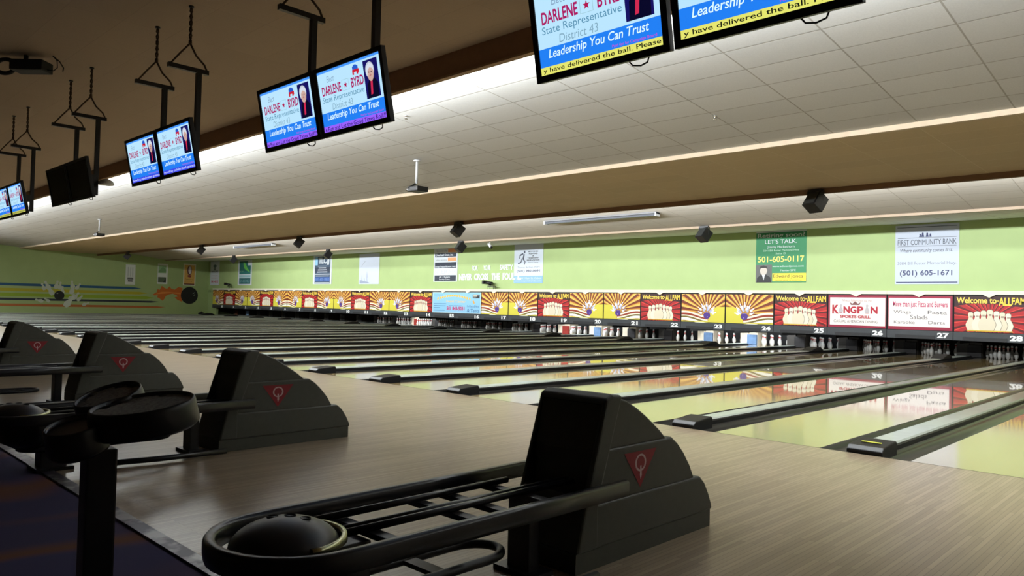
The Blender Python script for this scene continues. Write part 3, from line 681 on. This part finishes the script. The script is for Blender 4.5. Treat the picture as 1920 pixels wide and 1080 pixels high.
bar_me = MB().box((0, -.12, 3.79), (.05, .46, .05), BLACK).mesh('crossbar')
pole_me = MB().box((0, 0, 3.22), (.055, .055, 1.14), BLACK).mesh('pole')
br_me = MB().box((0, -.070, 2.88), (.12, .085, .12), BLACK).mesh('bracket')
rp_ = MB()
pts1 = [(0.012 * math.sin(i * 1.3), -.11 + .012 * math.cos(i * 1.3), 4.09 + (Z0 - 4.09) * i / 14) for i in range(15)]
pts2 = [(-0.012 * math.sin(i * 1.3), -.11 - .012 * math.cos(i * 1.3), 4.09 + (Z0 - 4.09) * i / 14) for i in range(15)]
rp_.tube(pts1, .011, ROPE, 6); rp_.tube(pts2, .011, ROPE, 6)
rp_.tube([(0, -.11, 4.09), (.004, -.22, 3.95), (0, -.32, 3.81)], .011, ROPE, 6); rp_.tube([(0, -.11, 4.09), (.006, -.04, 3.96), (0, .06, 3.88), (0, .09, 3.82)], .011, ROPE, 6)
rp_.lathe([(.03, 4.50), (.03, Z0)], (0, -.11, 0), BLACK, 10); rp_ = rp_.mesh('rope')
for n, key in ((29, 'a'), (27, 'b'), (25, 'c'), (23, 'd'), (21, 'e')):
    for s, side in ((-1, 'left'), (1, 'right')):
        x = n * P + .075 + s * .497
        t = thing('television', '%s television of the %s hanging pair, showing %s' % (side, ORD[n], LOOK[n]), 'television', (x, -3.19, 2.85), 'televisions hanging in pairs')
        t.rotation_euler = (TILT, 0, 0)
        child('cabinet', tvbody, t); child('bezel', bez, t); child('cable', cab, t)
        child('screen', SC[key], t, (-.4425, -.0185, -.25))
        h = thing('television_hanger', 'black pole and rope hanging the %s television of the %s pair' % (side, ORD[n]), 'hanger', (x, -2.98, 0), 'poles and ropes carrying the televisions')
        child('crossbar', bar_me, h); child('pole', pole_me, h); child('bracket', br_me, h); child('rope', rp_, h)
        if n == 23 and s > 0:
            b = MB(); b.lathe([(.10, 2.80), (.11, 2.82), (.09, 2.86), (.03, 2.89)], (.13, .10, 0), LTGREY, 18); b.build('white_dome', h)

# ================================================================ SPEAKERS, PROJECTORS, FIXTURES
def make_speaker():
    t = thing('loudspeaker', '', 'speaker', (0, 0, 0), 'black box speakers under the stepped ceiling')
    R = Matrix.Rotation(math.radians(-20), 3, 'Z') @ Matrix.Rotation(math.radians(-35), 3, 'X')
    b = MB(); b.box((0, 0, -.30), (.34, .30, .36), BLACK, R, bevel=.012); b.build('cabinet', t)
    g = MB(); g.box(Vector((0, 0, -.30)) + R @ Vector((0, -.155, 0)), (.29, .012, .31), mat('speaker_grille', (40, 42, 40), .8, bump=.4, nscale=200), R); g.build('grille', t)
    k = MB(); k.box((0, .02, -.05), (.30, .10, .06), BLACK); k.box((-.17, .01, -.17), (.02, .05, .24), BLACK); k.box((.17, .01, -.17), (.02, .05, .24), BLACK); k.build('bracket', t)
    return t
SP = [((46.06, 9.72, 3.90), -.0, 'nearest black box speaker, on the brown soffit edge at the right'), ((34.35, 9.72, 3.90), 0, 'black box speaker on the brown soffit edge, above another on the cream trim'),
      ((24.37, 9.72, 3.90), 0, 'black box speaker on the brown soffit edge, right of the far light fixture'), ((14.82, 9.72, 3.90), 0, 'small black box speaker on the soffit edge, left of the far light fixture'),
      ((4.45, 9.72, 3.90), 0, 'smallest black box speaker, at the left end of the soffit edge'), ((40.78, 14.2, 3.82), 0, 'black box speaker on the cream trim left of the green banner'),
      ((29.51, 14.2, 3.84), 0, 'black box speaker on the cream trim beside the orange and navy striped banner'), ((19.45, 14.2, 3.84), 0, 'black box speaker on the cream trim above the navy banner'),
      ((9.03, 14.2, 3.84), 0, 'small black box speaker on the cream trim beside the teal banner')]
sp0 = None
for l, rz, lab in SP:
    if sp0 is None: sp0 = make_speaker(); sp0.location = l; sp0['label'] = lab
    else: dup(sp0, l, lab)
def make_projector():
    t = thing('projector', '', 'projector', (0, 0, 0), 'projectors on ceiling poles')
    b = MB(); b.tube([(0, 0, .62), (0, 0, .12)], .028, LTGREY, 10); b.lathe([(.075, .60), (.075, .63)], (0, 0, 0), LTGREY, 14); b.build('pole', t)
    a = MB(); a.tube([(0, 0, .14), (-.05, -.10, .06), (-.08, -.16, .03)], .022, BLACK, 8); a.build('arm', t)
    c = MB(); c.box((.05, 0, .0), (.34, .30, .11), BLACK, bevel=.02); c.build('body', t)
    d = MB(); d.tube([(-.12, -.10, 0), (-.175, -.12, -.005)], .045, CHROME, 14); d.build('lens', t)
    return t
pr = make_projector(); pr.location = (40.1, 3.4, 3.60); pr['label'] = 'projector on a white pole below the lit ceiling, near the middle'
dup(pr, (19.9, 3.4, 3.605), 'small projector on a pole at the far left of the lit ceiling')
def fixture(x0, x1, lab):
    y = 12.2; z = 4.33 - .1194 * (y - 9.86); L = x1 - x0
    t = thing('strip_light', lab, 'light fixture', (x0, y, z), 'unlit strip lights on the stepped ceiling'); R = Matrix.Rotation(-.119, 3, 'X')
    b = MB(); b.box((L / 2, 0, -.03), (L, .22, .05), mat('dull_fixture_enamel', (90, 90, 92), .5), R); b.build('housing', t)
    d = MB(); d.prism([(-.10, -.055), (.10, -.055), (.075, -.11), (-.075, -.11)], 'x', .03, L - .03, mat('grey_diffuser', (70, 72, 78), .4)); d.build('diffuser', t)
    e = MB()
    for x in (.015, L - .015): e.box((x, 0, -.075), (.03, .23, .10), LTGREY)
    e.build('end_cap', t)
fixture(36.0, 40.4, 'long grey strip light on the ceiling above the safety lettering'); fixture(13.4, 17.6, 'far grey strip light on the ceiling between two left speakers')
def spot(x, z, lab):
    t = thing('spotlight', lab, 'spotlight', (x, 17.1, 1.90), 'black spotlights standing on the masking top')
    b = MB(); b.tube([(-.26, -.05, z + .06), (.18, 0, z)], .075, BLACK, 12); b.box((-.3, -.055, z + .06), (.10, .18, .16), BLACK); b.build('lamp_body', t)
    s_ = MB(); s_.tube([(0, 0, z - .05), (.08, 0, .14)], .02, BLACK, 8); s_.box((.16, 0, .14), (.42, .16, .03), BLACK); s_.build('table', t)
    for dx in (-.02, .34):
        for dy in (-.06, .06): g = MB(); g.tube([(dx, dy, .14), (dx, dy, .002)], .012, BLACK, 6); g.build('leg', t)
spot(28.3, .26, 'black spotlight on a small stand below the safety lettering'); spot(2.25, .26, 'black spotlight on the masking top beside the teal banner')
t = thing('security_camera', 'small grey bullet camera below the cream trim near the safety lettering', 'camera', (30.95, 14.5, 3.72))
b = MB(); b.tube([(-.10, .02, -.06), (.12, -.04, -.20)], .06, LTGREY, 12); b.build('body', t); b = MB(); b.tube([(.12, -.04, -.20), (.15, -.048, -.22)], .05, BLACK, 12); b.build('lens', t); b = MB(); b.tube([(0, 0, -.12), (0, 0, .02)], .02, LTGREY, 8); b.build('bracket', t)
t = thing('ceiling_projector', 'black ceiling projector with loose cables at top left', 'projector', (40.45, -3.91, Z0), rz=.75)
b = MB(); b.box((0.10, 0, -.16), (.46, .26, .15), BLACKM, bevel=.02); b.build('body', t)
b = MB(); b.tube([(.02, 0, 0), (.02, 0, -.12)], .03, BLACKM, 8); b.build('mount', t)
b = MB(); b.tube([(-.27 + .14 * math.cos(a * PI / 10), 0, -.16 + .10 * math.sin(a * PI / 10)) for a in range(20)], .03, BLACKM, 8, True); b.build('cable_coil', t)
b = MB(); b.tube([(.33, 0, -.20), (.42, 0, -.21), (.46, .02, -.16), (.45, .02, -.06), (.40, 0, 0)], .008, BLACKM, 6); b.tube([(.40, 0, -.002), (.50, .0, -.08), (.56, 0, -.17), (.55, 0, -.22)], .008, BLACKM, 6); b.build('cable', t)

for x, y, lab in ((46.87, 3.86, 'tiny sprinkler head on the lit ceiling right of the near projector'), (42.26, 1.42, 'tiny sprinkler head on the lit ceiling beside the second television pair')):
    z = 4.595 - .1009 * (y + .05)
    b = MB(); b.lathe([(.035, 0), (.035, -.01), (.012, -.014), (.012, -.05), (.03, -.053), (.03, -.057)], (x, y, z), CHROME, 12); tag(b.build('sprinkler_head'), lab, 'sprinkler', 'sprinklers on the lit ceiling')
t = thing('rubbish_sack', 'small black bag on the floor at the far left corner', 'bag', (-.75, 16.6, 0))
b = MB(); b.lathe([(.15, 0), (.26, .05), (.24, .12), (.12, .17), (.03, .19)], (0, 0, 0), BLACKM, 14, 1.2, .8); b.build('sack', t)
b = MB(); b.lathe([(.03, .17), (.05, .22), (.02, .24)], (0.02, 0, 0), BLACKM, 10); b.build('knot', t)

# ================================================================ BALL RETURNS
def make_return():
    t = thing('ball_return', '', 'ball return', (0, 0, 0), 'grey ball returns with black racks')
    # hood body: three stepped shells behind a front frame
    b = MB()
    L1 = [(-3.90, .09), (-3.90, .287), (-3.0, .287), (-2.95, .245), (-2.905, .18), (-2.874, .12), (-2.867, .09)]
    L2 = [(-3.90, .28), (-3.90, .522), (-3.272, .522), (-3.215, .485), (-3.157, .432), (-3.095, .36), (-3.045, .28)]
    L3 = [(-3.90, .515), (-3.84, .757), (-3.751, .757), (-3.665, .735), (-3.577, .694), (-3.50, .65), (-3.437, .610), (-3.37, .565), (-3.308, .515)]
    b.prism(L1, 'x', -.200, .200, GREYHOOD); b.prism(L2, 'x', -.193, .193, GREYHOOD); b.prism(L3, 'x', -.186, .186, GREYHOOD)
    b.build('hood', t, bevel=.012)
    f = MB(); bm = f.bm; f.mi(GREYHOOD); f.mi(HOODIN)
    pr_ = [(-4.035, .09), (-3.985, .30), (-3.845, .752), (-3.80, .772), (-3.72, .765), (-3.885, .30), (-3.885, .09)]
    A_ = [bm.verts.new((-.205, *p)) for p in pr_]; B_ = [bm.verts.new((.205, *p)) for p in pr_]
    fs = []
    for i in range(len(pr_)):
        j = (i + 1) % len(pr_); fs.append(bm.faces.new((A_[i], A_[j], B_[j], B_[i])))
    bm.faces.new(A_[::-1]); bm.faces.new(B_)
    bmesh.ops.recalc_face_normals(bm, faces=bm.faces)
    fr = fs[1]
    bmesh.ops.inset_individual(bm, faces=[fr], thickness=.045)
    nn = fr.normal.copy()
    ex = bmesh.ops.extrude_discrete_faces(bm, faces=[fr]); nf = ex['faces'][0]
    for v in nf.verts: v.co -= nn * .11
    nf.material_index = 1
    for e in nf.edges:
        for q in e.link_faces: q.material_index = 1
    f.build('front_frame', t, bevel=.035, fix=False)
    p = MB(); p.box((0, -3.455, .045), (.385, 1.15, .09), GREYHOOD); p.build('plinth', t)
    for s in (-1, 1):
        A = Art(.27, .175, ink, .0008)
        A.poly([(0, 1), (.5, 0), (1, 1)], (134, 18, 32)); A.up()
        ring = [(.5 + .17 * math.cos(2 * PI * i / 24), .68 + .24 * math.sin(2 * PI * i / 24)) for i in range(24)]; rin = [(.5 + .125 * math.cos(2 * PI * i / 24), .68 + .185 * math.sin(2 * PI * i / 24)) for i in range(24)]
        A.fan([[ring[i], ring[(i + 1) % 24], rin[(i + 1) % 24], rin[i]] for i in range(24)], (196, 166, 166))
        A.poly([(.48, .60), (.52, .60), (.535, .34), (.50, .22), (.475, .34)], (196, 166, 166))
        if s > 0: em = A.build('emblem', t, (.1945, -3.69, .312), (0, 1, 0), (0, 0, 1))
        else: em = A.build('emblem', t, (-.1945, -3.42, .312), (0, -1, 0), (0, 0, 1))
        em['label'] = 'red triangular emblem with a pale ring'
    # rack
    rc = [(-.016, -.035), (.016, -.035), (.02, -.01), (.02, .025), (.012, .035), (-.012, .035), (-.02, .025), (-.02, -.01)]
    YC = -5.265
    path = [(.285, -3.80, .365), (.285, -4.5, .365), (.285, YC + .05, .365)] + [(.285 * math.cos(a), YC - .285 * math.sin(a), .365) for a in [PI * i / 16 for i in range(1, 16)]] + [(-.285, YC + .05, .365), (-.285, -4.5, .365), (-.285, -3.80, .365)]
    r = MB(); r.sweep(path, rc, RAILM); r.build('outer_rail', t)
    sq = [(-.010, -.012), (.010, -.012), (.013, .006), (.007, .012), (-.007, .012), (-.013, .006)]
    for x, y1 in ((-.15, -4.12), (.015, -3.90), (.055, -3.90)):
        r = MB(); r.sweep([(x, YC + .02, .372), (x, -4.6, .372), (x, y1, .372)], sq, RAILM); r.build('inner_rail', t)
    for y in (-5.0, -4.62, -4.45, -4.20):
        r = MB(); r.box((0, y, .345), (.55, .05, .022), BLACK, bevel=.005); r.build('cross_bar', t)
    e = MB()
    half = [PI + PI * i / 20 for i in range(21)]
    rings = []
    for r_, z_ in ((.10, .15), (.19, .20), (.245, .27), (.272, .335), (.262, .352), (.14, .345)):
        rings.append([e.bm.verts.new((r_ * math.cos(a), YC + .06 + r_ * 1.0 * math.sin(a), z_)) for a in half])
    k_ = e.mi(BLACK)
    for A_, B_ in zip(rings, rings[1:]):
        for q in range(20):
            f = e.bm.faces.new((A_[q], A_[q + 1], B_[q + 1], B_[q])); f.smooth = True; f.material_index = k_
    e.bm.faces.new(rings[0]); e.bm.faces.new([v for r_ in rings for v in (r_[0],)] + [r_[-1] for r_ in rings[::-1]])
    e.bm.faces.new(rings[-1])
    e.build('end_tray', t)
    DX, DY, DH, DC = .18, .18, .095, YC - .055
    d = MB(); d.lathe([(math.cos(a), .355 + DH * math.sin(a)) for a in [PI / 2 * i / 12 for i in range(12)]] + [(.01, .355 + DH)], (0, DC, 0), BLACK, 32, DX, DY); d.build('dome', t)
    for x, y in ((-.05, DC - .02), (-.015, DC + .025), (.03, DC + .055)):
        rr = math.hypot(x / DX, (y - DC) / DY); z = .355 + DH * math.sqrt(max(0, 1 - rr * rr))
        h = MB(); h.lathe([(.019, z - .012), (.019, z + .002), (.015, z + .003), (.012, z - .006)], (x, y, 0), HOODIN, 14); h.build('finger_hole', t)
    g = MB(); g.sweep([((DX + .012) * math.cos(a), DC + (DY + .012) * math.sin(a), .372) for a in [math.radians(q) for q in range(-5, 125, 10)]], [(-.012, 0), (.012, 0), (.008, .022), (-.008, .022)], mat('brass_trim', (172, 172, 134), .25, metal=.9)); g.build('trim_arc', t)
    for y, wy in ((-5.10, .16), (-4.16, .07)):
        l = MB(); l.box((0, y, .165), (.13, wy, .33), BLACK, bevel=.008); l.box((0, y, .011), (.24, wy + .06, .022), BLACK); l.build('leg', t)
    lp = [(.11, -5.15, .15), (.11, -4.48, .15)] + [(.11 * math.cos(a), -4.48 + .14 * math.sin(a), .15) for a in [PI * i / 12 for i in range(1, 12)]] + [(-.11, -4.48, .15), (-.11, -5.15, .15)] + [(.11 * math.cos(a), -5.15 + .14 * math.sin(a), .15) for a in [PI + PI * i / 12 for i in range(1, 12)]]
    l = MB(); l.tube(lp, .019, BLACK, 10, True); l.box((0, -4.72, .148), (.20, .06, .018), BLACK); l.build('lower_rack', t)
    k = MB(); k.tube([(.30, -4.02, .03), (.28, -4.5, .03), (.20, -4.95, .03)], .02, BLACK, 8); k.build('floor_rail', t)
    return t
BRL = {29: 'nearest grey ball return, its whole side and black rack in view at lower centre', 27: 'second grey ball return from the right, behind the black console', 25: 'third grey ball return from the right, behind the console heads', 23: 'farthest grey ball return, cut by the left edge of view'}
br0 = make_return()
for n in (29, 27, 25, 23):
    if n == 29: br0.location = (n * P, 0, 0); br0['label'] = BRL[n]
    else: dup(br0, (n * P, 0, 0), BRL[n])

# ================================================================ BOWLER CONSOLE
e1 = Vector((math.cos(1.28), math.sin(1.28), 0))            # to the right as seen from the seats
CON = Vector((50.21, -5.83, 0))
t = thing('bowler_console', 'black bowler console with two tilted oval heads on a post, at lower left', 'console', CON, rz=1.28)
# local axes: x = right, -y = towards the seats
b = MB(); b.box((.012, 0, .35), (.085, .085, .70), BLACK, Matrix.Rotation(.22, 3, 'Z'), bevel=.006); b.build('post', t)
b = MB(); b.lathe([(.17, 0), (.17, .012), (.06, .03)], (0, 0, -.002), BLACK, 24); b.build('foot_plate', t)
FELT = mat('grey_speckled_pad', (150, 148, 142), .8, noise=.35, nscale=90)
def head(name, c, sx, sy, h, roll, pitch, pad=True):
    R = Matrix.Rotation(roll, 3, 'Y') @ Matrix.Rotation(pitch, 3, 'X')
    b = MB(); b.lathe([(.95, -h), (1.04, -h * .85), (1.0, -.012), (.985, 0), (.955, .004), (.93, 0), (.92, -.012)], c, BLACK, 40, sx, sy, R, cap=True)
    # lathe radii are unit, z is in metres
    o = b.build(name, t)
    if pad:
        q = MB(); q.lathe([(.02, -.008), (.5, -.008), (.925, -.008)], c, FELT, 40, sx, sy, R); q.build('pad', o)
    return o
head('right_head', (.128, .0, .832), .155, .14, .085, -.14, .09)
head('left_head', (.035, .22, .838), .105, .12, .08, -.30, .14)
head('hub', (-.055, .0, .775), .085, .11, .085, -.20, .12, False)
